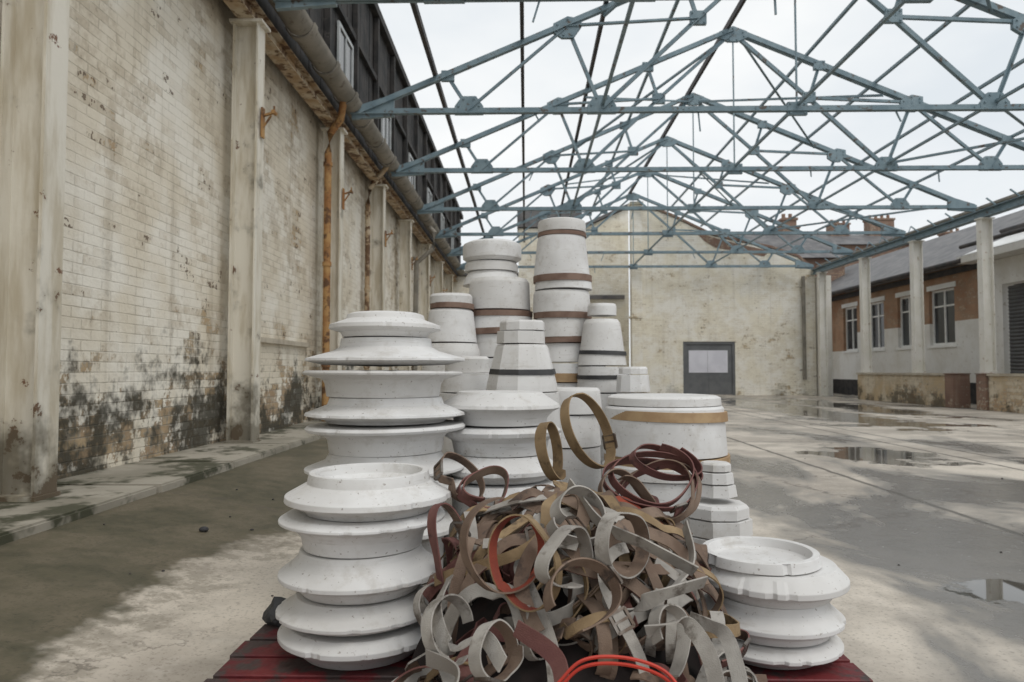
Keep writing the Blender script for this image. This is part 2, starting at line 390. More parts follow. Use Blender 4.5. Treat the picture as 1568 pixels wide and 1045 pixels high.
# ---------------------------------------------------------------- trusses
XL,XC,XR,ZC,RISE=-2.58,4.15,10.9,4.95,2.83
trY=[7.45,10.8,14.05,17.45,20.7,24.0,27.3]
def rz(x):
    return ZC+RISE*(1-abs(x-XC)/(XC-XL))
def gusset(bm,x,z,Y,w,h,kind,bolts=True):
    y0,y1=Y-0.034,Y+0.034
    if kind=='b': poly=[(x-w/2,z-h*0.2),(x+w/2,z-h*0.2),(x+w/2,z+h*0.25),(x+w*0.25,z+h*0.8),(x-w*0.25,z+h*0.8),(x-w/2,z+h*0.25)]
    elif kind=='t': poly=[(x-w/2,z-h*0.15-0.08),(x-w*0.2,z-h*0.75),(x+w*0.2,z-h*0.75),(x+w/2,z-h*0.15+0.02),(x+w/2,z+h*0.3),(x,z+h*0.45),(x-w/2,z+h*0.05)]
    elif kind=='a': poly=[(x-w*0.6,z-h*0.5),(x-w*0.2,z-h*0.8),(x+w*0.2,z-h*0.8),(x+w*0.6,z-h*0.5),(x+w*0.55,z-h*0.12),(x,z+h*0.25),(x-w*0.55,z-h*0.12)]
    else: poly=[(x-w/2,z-h/2),(x+w/2,z-h/2),(x+w/2,z+h/2),(x-w/2,z+h/2)]
    prism(bm,poly,y0,y1)
    if bolts:
        cx=sum(p[0] for p in poly)/len(poly); cz=sum(p[1] for p in poly)/len(poly)
        for px_,pz_ in poly:
            bx=cx+(px_-cx)*0.72; bz=cz+(pz_-cz)*0.72
            tube(bm,[(bx,y0,bz),(bx,y0-0.018,bz)],0.016,6)
for ti,Y in enumerate(trY):
    bm=bmesh.new(); bo=ti<4
    def seg(x0,z0,x1,z1,a,dy=0.0,flip=1): angle(bm,(x0,Y+dy,z0),(x1,Y+dy,z1),a,0.012,(0,0,1),0,flip)
    seg(XL-0.12,ZC,XR+0.12,ZC,0.092,0.02); beam(bm,(XL-0.12,Y-0.02,ZC),(XR+0.12,Y-0.02,ZC),0.012,0.092)
    for sgn in (-1,1):
        X=lambda d: XC+sgn*d
        H=XC-XL
        p0=(X(H),ZC); pa=(X(0),ZC+RISE)
        seg(*p0,*pa,0.095,0.022); beam(bm,(p0[0],Y-0.022,p0[1]),(pa[0],Y-0.022,pa[1]),0.012,0.095)
        b1,b2=5.02,2.98; r1,r2,r3=5.35,3.5,1.7
        W_=0.052
        def rp(d): return (X(d),rz(X(d))-0.03)
        def bp(d): return (X(d),ZC+0.03)
        mid=(X(b2*0.5),ZC+0.03+(RISE-0.03)*0.5)
        for k,(a,b) in enumerate(((bp(b1),rp(r1)),(bp(b1),rp(r2)),(bp(b2),rp(r2)),(bp(b2),mid),(mid,(X(0),ZC+RISE-0.06)),(mid,rp(r3)),(rp(r2),mid))):
            seg(*a,*b,W_ if k not in (3,4) else 0.068,0.005*(k%3-1))
        for d in (b1,b2): gusset(bm,X(d),ZC,Y,0.44,0.28,'b',bo)
        gusset(bm,X(r2),rz(X(r2))-0.02,Y,0.44,0.28,'t',bo)
        gusset(bm,X(r3),rz(X(r3))-0.04,Y,0.22,0.18,'s',bo)
        gusset(bm,X(r1),rz(X(r1))-0.03,Y,0.2,0.16,'s',False)
        gusset(bm,mid[0],mid[1],Y,0.25,0.21,'s',bo)
        prism(bm,[(X(H+0.1),ZC-0.12),(X(H-0.55),ZC-0.08),(X(H-0.55),ZC+0.18),(X(H-0.35),ZC+0.2),(X(H+0.1),ZC+0.06)],Y-0.033,Y+0.033)
        for d in (4.0,1.5):
            if R.random()<0.6: beam(bm,(X(d),Y,ZC-0.05),(X(d)+R.uniform(-.1,.1),Y,ZC-R.uniform(.15,.35)),0.02,0.02)
    gusset(bm,XC,ZC+RISE-0.02,Y,0.5,0.30,'a',bo)
    gusset(bm,XC,ZC,Y,0.3,0.2,'s',bo)
    beam(bm,(XC,Y,ZC),(XC,Y,ZC+RISE-0.1),0.025,0.025)
    for pxx in (XL+0.6+i*1.1 for i in range(12)):
        tube(bm,[(pxx,Y-0.026,ZC),(pxx,Y-0.04,ZC)],0.012,6)
    obj('roof_truss',bm,mat_truss)
bm=bmesh.new()
for X,w in ((-1.40,0.10),(-0.05,0.10),(1.25,0.10),(4.05,0.12)):
    z=rz(X)+0.10; box(bm,X-0.03,X+0.03,6.0,28.2,z-w/2,z+w/2)
obj('roof_purlin',bm,mat_dark)
bm=bmesh.new()
for X in (2.55,5.6,6.95,8.3,9.6):
    z=rz(X)+0.09; angle(bm,(X,5.5,z),(X,28.2,z),0.05)
obj('roof_purlin',bm,mat_truss)
bm=bmesh.new()
for X,z in ((1.17,ZC+0.09),(7.13,ZC+0.09),(XC,ZC+0.07)):
    angle(bm,(X,7.4,z),(X,27.4,z),0.04)
for k in range(6):
    a,b=trY[k],trY[k+1]
    for (x0,x1) in ((4.05,1.2),(4.25,7.1)):
        if k%2==0:
            angle(bm,(x0,a,rz(x0)-0.1),(x1,b,rz(x1)-0.1),0.042)
            angle(bm,(x1,a,rz(x1)-0.12),(x0,b,rz(x0)-0.12),0.042)
    if k in(1,3):
        angle(bm,(7.13,a,ZC+0.08),(10.8,b,ZC+0.08),0.042); angle(bm,(10.8,a,ZC+0.1),(7.13,b,ZC+0.1),0.042)
obj('roof_bracing',bm,mat_truss)

# ---------------------------------------------------------------- right side
RX=11.2
bm=bmesh.new()
box(bm,RX-0.09,RX+0.09,6,28,4.68,4.70); box(bm,RX-0.01,RX+0.01,6,28,4.702,4.86); box(bm,RX-0.09,RX+0.09,6,28,4.862,4.88)
for Y in [7.0+0.83*i for i in range(25)]:
    beam(bm,(RX-0.02,Y,4.88),(RX-0.25,Y,5.05),0.03,0.03)
    if int(Y*7)%3==0: beam(bm,(RX-0.25,Y,5.05),(RX-0.32,Y,4.86),0.02,0.02)
obj('eaves_beam',bm,mat_truss)
bm=bmesh.new()
beam(bm,(RX+0.3,6,5.05),(RX+0.3,28,5.05),0.18,0.06)
obj('roof_gutter',bm,mat_gutter)
mat_rcol=simple('white_column_paint',(0.70,0.68,0.61),(0.77,0.75,0.70),2,0.6,(0.4,0.3,0.2),(0.60,0.72))
for Y in (10.8,14.05,17.45,20.5,23.6,27.0): ibeam_column('steel_column',RX,Y,0.92 if Y<26 else 0.02,4.64,mat_rcol,0.27,0.20,True)
def dwarf(y0,y1,name='brick_dwarf_wall'):
    bm=bmesh.new()
    box(bm,RX-0.16,RX+0.16,y0,y1,-0.02,0.82,0)
    box(bm,RX-0.2,RX+0.2,y0-0.02,y1+0.02,0.823,0.885,1)
    obj(name,bm,[mat_dwarf,mat_stone])
dwarf(18.9,23.9); dwarf(8.0,17.2)
for Y in (17.45,18.75):
    bm=bmesh.new(); box(bm,RX-0.22,RX+0.22,Y-0.22,Y+0.13,-0.02,0.86,0); box(bm,RX-0.24,RX+0.24,Y-0.24,Y+0.15,0.862,0.885,0)
    obj('brick_pier',bm,mat_redbrickX)

# ---------------------------------------------------------------- far wall
fw=empty('far_gable_wall')
YF=27.75
bm=bmesh.new()
D0,D1=SX(1045,YF),SX(1124,YF); DZ=2.08
Xa,Xb=4.55,11.25
prism(bm,[(Xa,-0.02),(D0,-0.02),(D0,4.8),(Xa,4.8)],YF,YF+0.35)
prism(bm,[(D1,-0.02),(Xb,-0.02),(Xb,4.8),(D1,4.8)],YF,YF+0.35)
prism(bm,[(D0,DZ),(D1,DZ),(D1,4.8),(D0,4.8)],YF,YF+0.35)
prism(bm,[(Xa,4.8),(Xb,4.8),(10.6,5.35),(9.6,5.7),(8.2,6.0),(7.2,6.25),(5.9,6.9),(5.2,7.2),(Xa,7.25)],YF,YF+0.35)
obj('wall',bm,mat_farwall,fw)
bm=bmesh.new()
pts=[(Xa,7.27),(5.2,7.22),(5.9,6.92),(7.2,6.27),(8.2,6.02),(9.6,5.72),(10.6,5.37),(Xb,4.82)]
for a,b in zip(pts,pts[1:]):
    beam(bm,(a[0],YF+0.17,a[1]+0.05),(b[0],YF+0.17,b[1]+0.05),0.42,0.09)
prism(bm,[(6.6,6.42),(7.3,6.16),(8.3,5.9),(9.5,5.62),(9.3,5.4),(8.2,5.62),(7.4,5.75),(7.0,6.0)],YF-0.012,YF-0.003)
obj('coping',bm,mat_redbrickX,fw)
bm=bmesh.new()
box(bm,4.12,4.52,YF-0.22,YF+0.3,-0.02,7.4)
box(bm,4.08,4.56,YF-0.25,YF+0.32,3.0,3.08)
box(bm,4.06,4.58,YF-0.27,YF+0.33,7.41,7.52)
obj('pilaster',bm,mat_farwall,fw)
YG=29.6
bm=bmesh.new()
prism(bm,[(-3.4,0),(-0.3,0),(-0.3,4.9),(-3.4,4.9)],YG,YG+0.3)
prism(bm,[(-0.298,0),(4.3,0),(4.3,7.75),(2.45,6.9),(-0.298,6.9)],YG,YG+0.3)
obj('rear_wall',bm,mat_farwall,fw)
bm=bmesh.new()
box(bm,-0.35,2.35,YG-0.1,YG+1.5,6.95,7.75,0)
beam(bm,(2.3,YG+0.1,6.95),(4.4,YG+0.1,7.9),0.5,0.12)
beam(bm,(2.0,YG-0.1,4.0),(4.1,YG-0.1,4.0),0.2,0.16)
beam(bm,(-3.4,YG+0.1,4.98),(-0.3,YG+0.1,4.98),0.5,0.12)
obj('roof_edge',bm,mat_slate,fw)
bm=bmesh.new()
box(bm,2.6,3.3,YG-0.12,YG-0.02,0.0,2.1)
obj('side_door',bm,mat_doorgrey,fw)
dr=empty('factory_door')
bm=bmesh.new()
t=0.10
box(bm,D0+0.003,D0+t,YF+0.02,YF+0.14,0,DZ-0.003); box(bm,D1-t,D1-0.003,YF+0.02,YF+0.14,0,DZ-0.003); box(bm,D0+t+.001,D1-t-.001,YF+0.02,YF+0.14,DZ-t,DZ-0.003)
box(bm,D0+t+.002,D1-t-.002,YF+0.06,YF+0.11,0.03,DZ-t-.002)
xm=(D0+D1)/2; box(bm,xm-0.012,xm+0.012,YF+0.05,YF+0.058,0.03,DZ-t-.01)
obj('leaf_and_frame',bm,mat_doorgrey,dr)
bm=bmesh.new(); 
z0,z1=SZ(571,YF),SZ(537,YF); x0,x1=SX(1054,YF),SX(1113,YF)
box(bm,x0,(x0+x1)/2-0.03,YF+0.045,YF+0.048,z0,z1); box(bm,(x0+x1)/2-0.02,x1,YF+0.045,YF+0.048,z0,z1)
obj('notice_sheets',bm,mat_paper,dr)
bm=bmesh.new(); box(bm,11.3,11.7,YF-0.4,YF+0.2,0,4.6); 
obj('gate_pier',bm,mat_rcol)
bm=bmesh.new(); tube(bm,[(10.75,YF-0.12,4.6),(10.75,YF-0.12,0.6)],0.07); obj('drain_pipe',bm,mat_gutter,smooth=0.6)

# ---------------------------------------------------------------- right building
rb=empty('brick_workshop')
BX=13.0
bm=bmesh.new()
wins=[(28.1,29.3),(26.0,27.2),(23.9,25.05),(21.75,23.1)]
WZ0,WZ1=1.75,3.5
def wallseg(bm,y0,y1,z0,z1,mi): 
    if y1-y0>0.01: box(bm,BX,BX+0.3,y0,y1,z0,z1,mi)
wallseg(bm,20.6,42,0,0.6,3); wallseg(bm,20.6,42,0.6,WZ0,1)
wallseg(bm,20.6,42,WZ1,4.1,0)
prev=20.6
for a,b in sorted(wins):
    wallseg(bm,prev,a,WZ0,2.45,1); wallseg(bm,prev,a,2.45,WZ1,0)
    prev=b
wallseg(bm,prev,42,WZ0,WZ1,0)
for a,b in wins:
    box(bm,BX-0.04,BX+0.1,a-0.08,b+0.08,WZ0-0.08,WZ0-0.002,2); box(bm,BX-0.02,BX+0.1,a-0.1,b+0.1,WZ1+0.001,WZ1+0.16,2)
obj('walls',bm,[mat_redbrick,mat_whitewall,mat_whitepaint_and_glare,mat_darktimber],rb)
bm=bmesh.new()
for a,b in wins:
    for (p,q,c,d) in ((a+.002,a+0.07,WZ0+.002,WZ1-.002),(b-0.07,b-.002,WZ0+.002,WZ1-.002),(a+.071,b-.071,WZ0+.002,WZ0+0.07),(a+.071,b-.071,WZ1-0.07,WZ1-.002),((a+b)/2-0.03,(a+b)/2+0.03,WZ0+.071,WZ1-.071)):
        box(bm,BX+0.10,BX+0.17,p,q,c,d,0)
    box(bm,BX+0.11,BX+0.16,a+.072,b-.072,WZ1-0.55,WZ1-0.5,0)
    box(bm,BX+0.14,BX+0.15,a+.07,b-.07,WZ0+.07,WZ1-.07,1)
obj('windows',bm,[mat_whitepaint_and_glare,mat_glass],rb)
bm=bmesh.new()
prism(bm,[(12.45,4.12),(17.0,6.45),(21,4.2),(21,4.1),(17.0,6.33),(12.5,4.02)],20.4,42)
obj('roof',bm,mat_slate,rb)
bm=bmesh.new(); 
tube(bm,[(12.40,20.4,4.08),(12.40,42,4.08)],0.07); beam(bm,(12.9,20.4,3.95),(12.9,42,3.95),0.06,0.18)
obj('gutter',bm,mat_dark,rb)
sb=empty('shutter_workshop')
bm=bmesh.new()
box(bm,BX,BX+0.3,20.0,20.55,0,4.0,0)
box(bm,BX-0.02,BX+0.3,19.55,19.9,0,4.0,1)
box(bm,BX-0.02,BX+0.3,6,19.55,3.3,4.0,1)
box(bm,BX-0.6,BX+0.3,6,20.6,4.01,4.2,1)
box(bm,BX+0.0,BX+0.3,6,14.5,0,3.29,1)
obj('walls',bm,[mat_redbrick,mat_whitewall],sb)
bm=bmesh.new()
for i in range(32): 
    z=0.05+i*0.1
    prism(bm,[(BX+0.12,z),(BX+0.09,z+0.05),(BX+0.12,z+0.098),(BX+0.16,z+0.098),(BX+0.16,z)],14.6,19.5)
obj('roller_shutter',bm,mat_shutter,sb)
bm=bmesh.new(); box(bm,BX+0.1,BX+0.2,19.92,19.98,0,3.5); obj('dark_reveal',bm,mat_darktimber,sb)
bm=bmesh.new(); prism(bm,[(12.4,4.22),(17.0,6.2),(17.0,6.1),(12.4,4.205)],6,20.3); obj('roof',bm,mat_whitepaint_and_glare,sb)  # roof coloured white to imitate sky glare, put into the base colour
bm=bmesh.new()
for z,x in ((4.45,12.35),(4.9,13.5),(5.35,14.6)): tube(bm,[(x,6,z),(x,20.3,z)],0.06,8)
obj('roof_pipes',bm,mat_dark,sb)

def house(name,x0,x1,y0,y1,zE,zR,chim,wall,roofm=mat_slate):
    e=empty(name); bm=bmesh.new(); box(bm,x0,x1,y0,y1,0,zE); obj('walls',bm,wall,e)
    bm=bmesh.new(); ym=(y0+y1)/2; prism(bm,[(y0-0.3,zE),(ym,zR),(y1+0.3,zE)],x0-0.2,x1+0.2,plane='YZ'); obj('roof',bm,roofm,e)
    bm=bmesh.new()
    for cx,w,h in chim:
        box(bm,cx-w/2,cx+w/2,ym-0.4,ym+0.4,zR-0.8,zR+h,0); box(bm,cx-w/2-0.06,cx+w/2+0.06,ym-0.46,ym+0.46,zR+h+.001,zR+h+0.12,0)
        n=max(2,int(w/0.35))
        for k in range(n):
            xx=cx-w/2+w*(k+.5)/n; tube(bm,[(xx,ym,zR+h+0.12),(xx,ym,zR+h+0.4)],0.10,8,0)
    obj('chimneys',bm,[mat_redbrickX],e)
house('brick_house',15.6,24.8,44,50,8.7,9.9,[(20.6,1.2,0.6),(23.3,1.6,0.9),(17.6,0.7,0.4)],mat_redbrickX)
house('slate_roof_house',9.6,15.2,34,40,6.3,8.2,[(13.6,0.7,0.5)],mat_redbrickX)
house('brick_house',26,36,44,50,7,9,[(28,1.2,0.9)],mat_redbrickX)
bm=bmesh.new(); box(bm,11.7,13.0,31.0,31.3,0,4.2); obj('link_wall',bm,mat_redbrickX)

# ---------------------------------------------------------------- plaster moulds
def chamfer(pts,c):
    out=[pts[0]]
    for i in range(1,len(pts)-1):
        p=Vector(pts[i]);a=Vector(pts[i-1]);b=Vector(pts[i+1])
        da=(a-p);db=(b-p)
        if p.x<1e-4 or da.length<1e-5 or db.length<1e-5: out.append(tuple(p)); continue
        out.append(tuple(p+da*min(0.3,c/da.length))); out.append(tuple(p+db*min(0.3,c/db.length)))
    out.append(pts[-1]); return out
def lathe(name,prof,cx,cy,mat,parent,seg=128,tilt=0.0,seed=0,wob=0.0012,chip=0.0,rot=0.0,ch=0.0013):
    r=random.Random(seed); prof=chamfer(prof,ch)
    pp=[prof[0]]
    for a,b in zip(prof,prof[1:]):
        L=math.dist(a,b); n=max(1,int(L/0.02)) if seg>20 else 1
        for k in range(1,n+1): pp.append((a[0]+(b[0]-a[0])*k/n,a[1]+(b[1]-a[1])*k/n))
    bm=bmesh.new(); rings=[]
    dx,dy=r.uniform(-1,1)*0.004,r.uniform(-1,1)*0.004
    zc=sum(p[1] for p in pp)/len(pp); ta=r.uniform(0,6.28)
    T=Matrix.Rotation(tilt*r.uniform(0.3,1),3,Vector((math.cos(ta),math.sin(ta),0)))
    off=Vector((seed*3.1,seed*1.7,0)); rmax=max(p[0] for p in pp)
    for rr,z in pp:
        if rr<1e-4:
            rings.append([bm.verts.new(T@Vector((0,0,z-zc))+Vector((cx+dx,cy+dy,zc)))]); continue
        ring=[]
        for k in range(seg):
            a=2*math.pi*k/seg+rot
            v=Vector((math.cos(a)*rr,math.sin(a)*rr,z-zc))
            nz=mnoise.noise(v*7+off)*wob
            k2=1+nz/max(rr,0.03)
            if chip>0 and rr>rmax*0.96:
                c=mnoise.noise(Vector((math.cos(a),math.sin(a),0))*6+off*2)
                if c>0.28: k2-=min((c-0.28)*chip,0.007)/max(rr,0.05)*(1+0.3*math.sin(k*2.1))
            v.x*=k2; v.y*=k2; v.z+=nz*0.5
            ring.append(bm.verts.new(T@v+Vector((cx+dx,cy+dy,zc))))
        rings.append(ring)
    for a,b in zip(rings,rings[1:]):
        if len(a)==1 and len(b)==1: continue
        if len(a)==1 or len(b)==1:
            c,rg=(a[0],b) if len(a)==1 else (b[0],a)
            for k in range(seg): bm.faces.new((c,rg[k],rg[(k+1)%seg]))
        else:
            for k in range(seg): bm.faces.new((a[k],a[(k+1)%seg],b[(k+1)%seg],b[k]))
    if len(rings[0])>1: bm.faces.new(rings[0])
    return obj(name,bm,mat,parent,smooth=0.28)
seedc=[10]
def stack(name,ax,Y,units,bands=(),seg=128,tilt=0.008,rot=0.0,chip=0.0,part='mould',shift=None):
    e=empty(name,(0,0,0)); s=F/Y
    for i,u in enumerate(units):
        seedc[0]+=1
        prof=[(r/s,SZ(y,Y)) for r,y in u]
        a=ax+(shift[i] if shift else R.uniform(-2.0,2.0))
        lathe(f'{part}_{i+1}',prof,SX(a,Y),Y,mat_plaster,e,seg,tilt,seedc[0],chip=chip,rot=rot)
    for j,(y0,y1,r0,r1,m) in enumerate(bands):
        seedc[0]+=1
        prof=[(0,SZ(y0,Y)),(r0/s,SZ(y0,Y)),(r1/s,SZ(y1,Y)),(0,SZ(y1,Y))]
        lathe(f'band_{j+1}',prof,SX(ax,Y),Y,m,e,seg,0.03,seedc[0],rot=rot,ch=0.0008)
    return e
stack('insulator_mould_stack',562,2.14,[
 [(66,741),(77,735),(80,720),(89,720),(91,728),(92,735),(98,738),(124,752),(125,760),(100,771),(94,778),(0,778)],
 [(0,780),(112,780),(124,787),(124,791),(104,799),(92,812),(88,831),(0,831)],
 [(0,833),(90,833),(93,842),(102,852),(121,866),(121,872),(98,882),(86,896),(0,896)],
 [(0,898.5),(92,898.5),(100,908),(121,920),(121,925),(98,935),(0,937)],
 [(0,939.5),(104,939.5),(121,951),(121,958),(98,972),(84,985),(0,985)]],tilt=0.014,shift=[5,-4,-6,-8,-7],chip=0.06)
stack('insulator_mould_stack',590,2.9,[
 [(0,480),(50,480),(58,483),(60,490),(84,499),(85,505),(68,510),(64,518),(0,518)],
 [(0,519),(68,519),(70,532),(80,538),(120,549),(121,553),(94,559),(0,562)],
 [(0,567),(116,568),(121,571),(120,574),(92,581),(88,588),(85,607),(0,607)],
 [(0,608),(84,608),(88,619),(120,631),(121,635),(92,642),(88,646),(0,646)],
 [(0,648),(117,649),(121,653),(119,657),(94,663),(88,670),(85,690),(0,690)],
 [(0,691),(84,691),(90,702),(120,713),(120,717),(94,726),(0,730)],
 [(0,732),(116,733),(120,738),(118,742),(92,749),(86,775),(0,775)],
 [(0,776),(86,776),(92,786),(120,797),(120,803),(90,815),(88,874),(0,874)]],tilt=0.012,chip=0.07)
stack('insulator_mould_stack',766,3.1,[
 [(0,600),(64,600),(68,604),(90,618),(92,623),(80,629),(72,638),(70,648),(0,648)],
 [(0,650),(84,651),(92,657),(90,663),(74,672),(70,692),(0,692)],
 [(0,693),(70,693),(78,702),(92,712),(92,718),(72,730),(0,730)],
 [(0,732),(88,733),(92,745),(74,755),(72,800),(0,800)],[(0,802),(90,803),(92,820),(75,854),(0,854)]],chip=0.05)
stack('insulator_mould_stack',1170,2.14,[
 [(60,853),(70,849),(74,836),(84,836),(85,840),(87,851),(0,851)],
 [(0,852),(91,852),(94,856),(108,870),(108,878),(92,886),(84,897),(0,897)],
 [(0,899),(82,899),(86,910),(105,926),(105,932),(90,940),(84,950),(0,950)],
 [(0,952),(88,952),(105,962),(105,967),(86,976),(74,984),(0,984)]],tilt=0.015,shift=[-14,2,0,-3],chip=0.10)
B_,T_,K_=mat_tape,mat_tan,mat_blackstrap
stack('cone_mould_stack',862,4.5,[
 [(0,338),(32,338),(36,340),(37,345),(37,357),(0,357)],
 [(0,364),(36,364),(37,368),(43,424),(0,424)],
 [(0,433),(43,433),(44,445),(0,445)],
 [(0,447),(41,447),(43,452),(44,480),(0,480)],
 [(0,489),(41,489),(44,518),(0,518)],
 [(0,527),(40,527),(44,555),(0,555)],
 [(0,557),(43,557),(45,572),(0,572)],
 [(0,586),(43,586),(46,640),(0,640)],[(0,642),(44,642),(48,700),(0,700)],[(0,702),(46,702),(50,766),(0,766)]],
 bands=[(357.5,363.5,37,37.5,B_),(423.5,433.5,45,45,B_),(480,489,44.5,44.5,B_),(518,527,44.5,44.5,B_),(572.5,585.5,45.6,45.6,T_)])
stack('drum_mould_stack',752,4.7,[
 [(0,371),(36,371),(44,375),(45,380),(45,397),(38,402),(0,402)],
 [(0,403),(38,403),(41,407),(41,417),(0,417)],
 [(0,418),(36,418),(40,424),(45,438),(0,438)]])
stack('drum_mould_stack',766,4.6,[
 [(0,428),(42,428),(46,434),(48,476),(0,478)],
 [(0,486),(48,486),(50,505),(0,505)],
 [(0,514),(48,514),(50,548),(0,548)],[(0,550),(52,550),(54,600),(0,600)],[(0,602),(52,602),(54,680),(0,680)],[(0,682),(54,682),(54,762),(0,762)]],
 bands=[(477.5,486,50.5,50.5,B_),(505,514,50.5,50.5,B_)])
stack('drum_mould_stack',692,4.4,[
 [(0,451),(30,451),(33,455),(33,466),(0,466)],
 [(0,474),(30,474),(34,478),(40,525),(0,525)],[(0,527),(40,527),(44,540),(46,575),(0,575)],
 [(0,577),(46,577),(50,590),(50,640),(0,640)],[(0,642),(50,642),(52,771),(0,771)]],
 bands=[(466,474,33.8,33.8,B_)])
stack('cone_mould_stack',801,3.6,[
 [(0,492),(33,492),(35,495),(35,507),(0,507)],
 [(0,508.5),(37,508.5),(38,527),(0,527)],
 [(0,528.5),(38,528.5),(41,533),(55,590),(56,599),(0,599)],
 [(0,601),(58,601),(60,660),(0,660)],[(0,662),(60,662),(62,740),(0,740)],[(0,742),(62,742),(62,815),(0,815)]],
 bands=[(565,573,50.5,52.5,K_)],seg=10,rot=0.2,chip=0.0)
stack('cone_mould_stack',922,4.3,[
 [(0,466),(20,466),(22,470),(22,484),(0,484)],
 [(0,490),(24,490),(28,496),(37,560),(0,560)],[(0,562),(38,562),(40,600),(0,600)],[(0,602),(40,602),(44,700),(0,700)],[(0,702),(44,702),(44,775),(0,775)]],
 bands=[(538,544,35.5,36.5,K_),(574,580,40,40,K_)])
stack('block_mould_stack',968,4.0,[
 [(0,562),(20,562),(22,565),(22,573),(0,573)],[(0,574.5),(24,574.5),(26,600),(0,600)],[(0,602),(26,602),(28,700),(0,700)],[(0,702),(28,702),(28,791),(0,791)]],seg=10,chip=0)
stack('drum_mould_stack',716,4.0,[[(0,546),(30,546),(34,550),(34,570),(0,570)],[(0,572),(40,572),(42,600),(0,600)],[(0,602),(44,602),(44,791),(0,791)]])
stack('drum_mould_stack',872,3.75,[
 [(0,594),(42,594),(45,598),(48,632),(0,632)],[(0,634),(46,634),(50,680),(0,680)],[(0,682),(48,682),(50,805),(0,805)]])
stack('drum_mould_stack',1017,3.3,[
 [(0,605),(78,605),(84,608),(85,619),(0,619)],
 [(0,620.5),(85,620.5),(88,624),(92,692),(0,692)],
 [(0,704),(90,704),(94,708),(95,724),(0,724)],[(0,726),(92,726),(95,780),(0,780)],[(0,782),(94,782),(94,838),(0,838)]],
 bands=[(627,641,90.0,91.3,T_),(692,704,93.3,93.3,T_)])
stack('block_mould_stack',1094,2.95,[
 [(0,706),(20,706),(23,709),(23,719),(0,719)],[(0,721),(26,721),(28,737),(0,737)],[(0,739),(28,739),(31,756),(0,756)],
 [(0,766),(44,766),(48,771),(48,786),(0,786)],[(0,788),(50,788),(50,812),(0,812)],[(0,814),(50,814),(50,868),(0,868)]],seg=8,rot=math.pi/8,chip=0)

# ---------------------------------------------------------------- pallets
def pallet(x0,x1,y0,y1,mat,name='wooden_pallet',zt=0.129):
    e=empty(name); r=random.Random(int(y0*10)); bm=bmesh.new()
    y=y0
    while y<y1-0.05:
        w=0.115+r.uniform(-.01,.01); box(bm,x0+r.uniform(-.01,.01),x1+r.uniform(-.01,.01),y,min(y+w,y1),zt-0.022+r.uniform(-.002,0),zt-r.uniform(0,.002)); y+=w+0.020
    bmesh.ops.bevel(bm,geom=bm.edges[:],offset=0.003,segments=1,affect='EDGES')
    obj('deck_boards',bm,mat,e)
    bm=bmesh.new()
    for x in (x0+0.06,(x0+x1)/2,x1-0.06):
        box(bm,x-0.045,x+0.045,y0,y1,zt-0.044,zt-0.025)
        for yy in (y0+0.06,(y0+y1)/2,y1-0.06): box(bm,x-0.05,x+0.05,yy-0.06,yy+0.06,0.02,zt-0.046)
        box(bm,x-0.048,x+0.048,y0,y1,0.002,0.019)
    obj('bearers',bm,mat,e)
pallet(-0.85,0.93,1.42,2.44,mat_redpaint); pallet(-0.82,0.28,2.6,3.75,mat_greywood); pallet(0.32,0.95,2.6,3.75,mat_greywood); pallet(-0.85,1.0,3.85,4.95,mat_greywood)

# ---------------------------------------------------------------- strap pile
bm=bmesh.new()
SM=[S_TAN,S_GREY,S_MAR,S_BRN,S_RED,S_MET,S_CORE,S_WIRE]
rs=random.Random(57)
def push(p):
    for cx,cy,rad in ((SX(560,2.14),2.14,0.262),(SX(1170,2.14),2.14,0.228)):
        d=Vector((p.x-cx,p.y-cy)); L=d.length
        topz=0.62 if cx<0 else 0.43
        if L<rad and p.z<topz:
            d=d/max(L,1e-4)*rad; p=Vector((cx+d.x,cy+d.y,p.z))
    if p.z<0.150: p.z=0.150+abs(math.sin(p.x*17+p.y*13))*0.02
    if p.y>2.62: p.y=2.62-(p.y-2.62)*0.3
    return p
def ribbon(pts,wd,width,mo,mi_,closed=False,th=0.004):
    n=len(pts); rings=[]
    for i in range(n):
        p=pts[i]
        a=pts[(i-1)%n] if closed else pts[max(i-1,0)]; b=pts[(i+1)%n] if closed else pts[min(i+1,n-1)]
        t=(b-a); 
        if t.length<1e-6: t=Vector((1,0,0))
        t.normalize(); w=wd[i]-t*wd[i].dot(t)
        if w.length<1e-3: w=t.orthogonal()
        w.normalize(); nn=t.cross(w)
        rings.append([bm.verts.new(p+w*width/2*x+nn*th/2*y) for x,y in ((-1,-1),(1,-1),(1,1),(-1,1))])
    m=n if closed else n-1
    for i in range(m):
        a=rings[i]; b=rings[(i+1)%n]
        for k,mm in ((0,mi_),(1,mo),(2,mo),(3,mo)):
            f=bm.faces.new((a[k],a[(k+1)%4],b[(k+1)%4],b[k])); f.material_index=mm; f.smooth=True
    if not closed:
        for r_ in (rings[0],rings[-1]): f=bm.faces.new(r_); f.material_index=mo
    return rings
def buckle(p,t,w,width):
    t=t.normalized(); w=(w-t*w.dot(t)).normalized(); n=t.cross(w)
    for s in (-1,1):
        beam(bm,p+t*0.022*s-w*width*0.62,p+t*0.022*s+w*width*0.62,0.007,0.007,n,5)
        beam(bm,p-t*0.022+w*width*0.6*s,p+t*0.022+w*width*0.6*s,0.007,0.007,n,5)
    beam(bm,p-w*width*0.6,p+w*width*0.6,0.006,0.006,n,5)
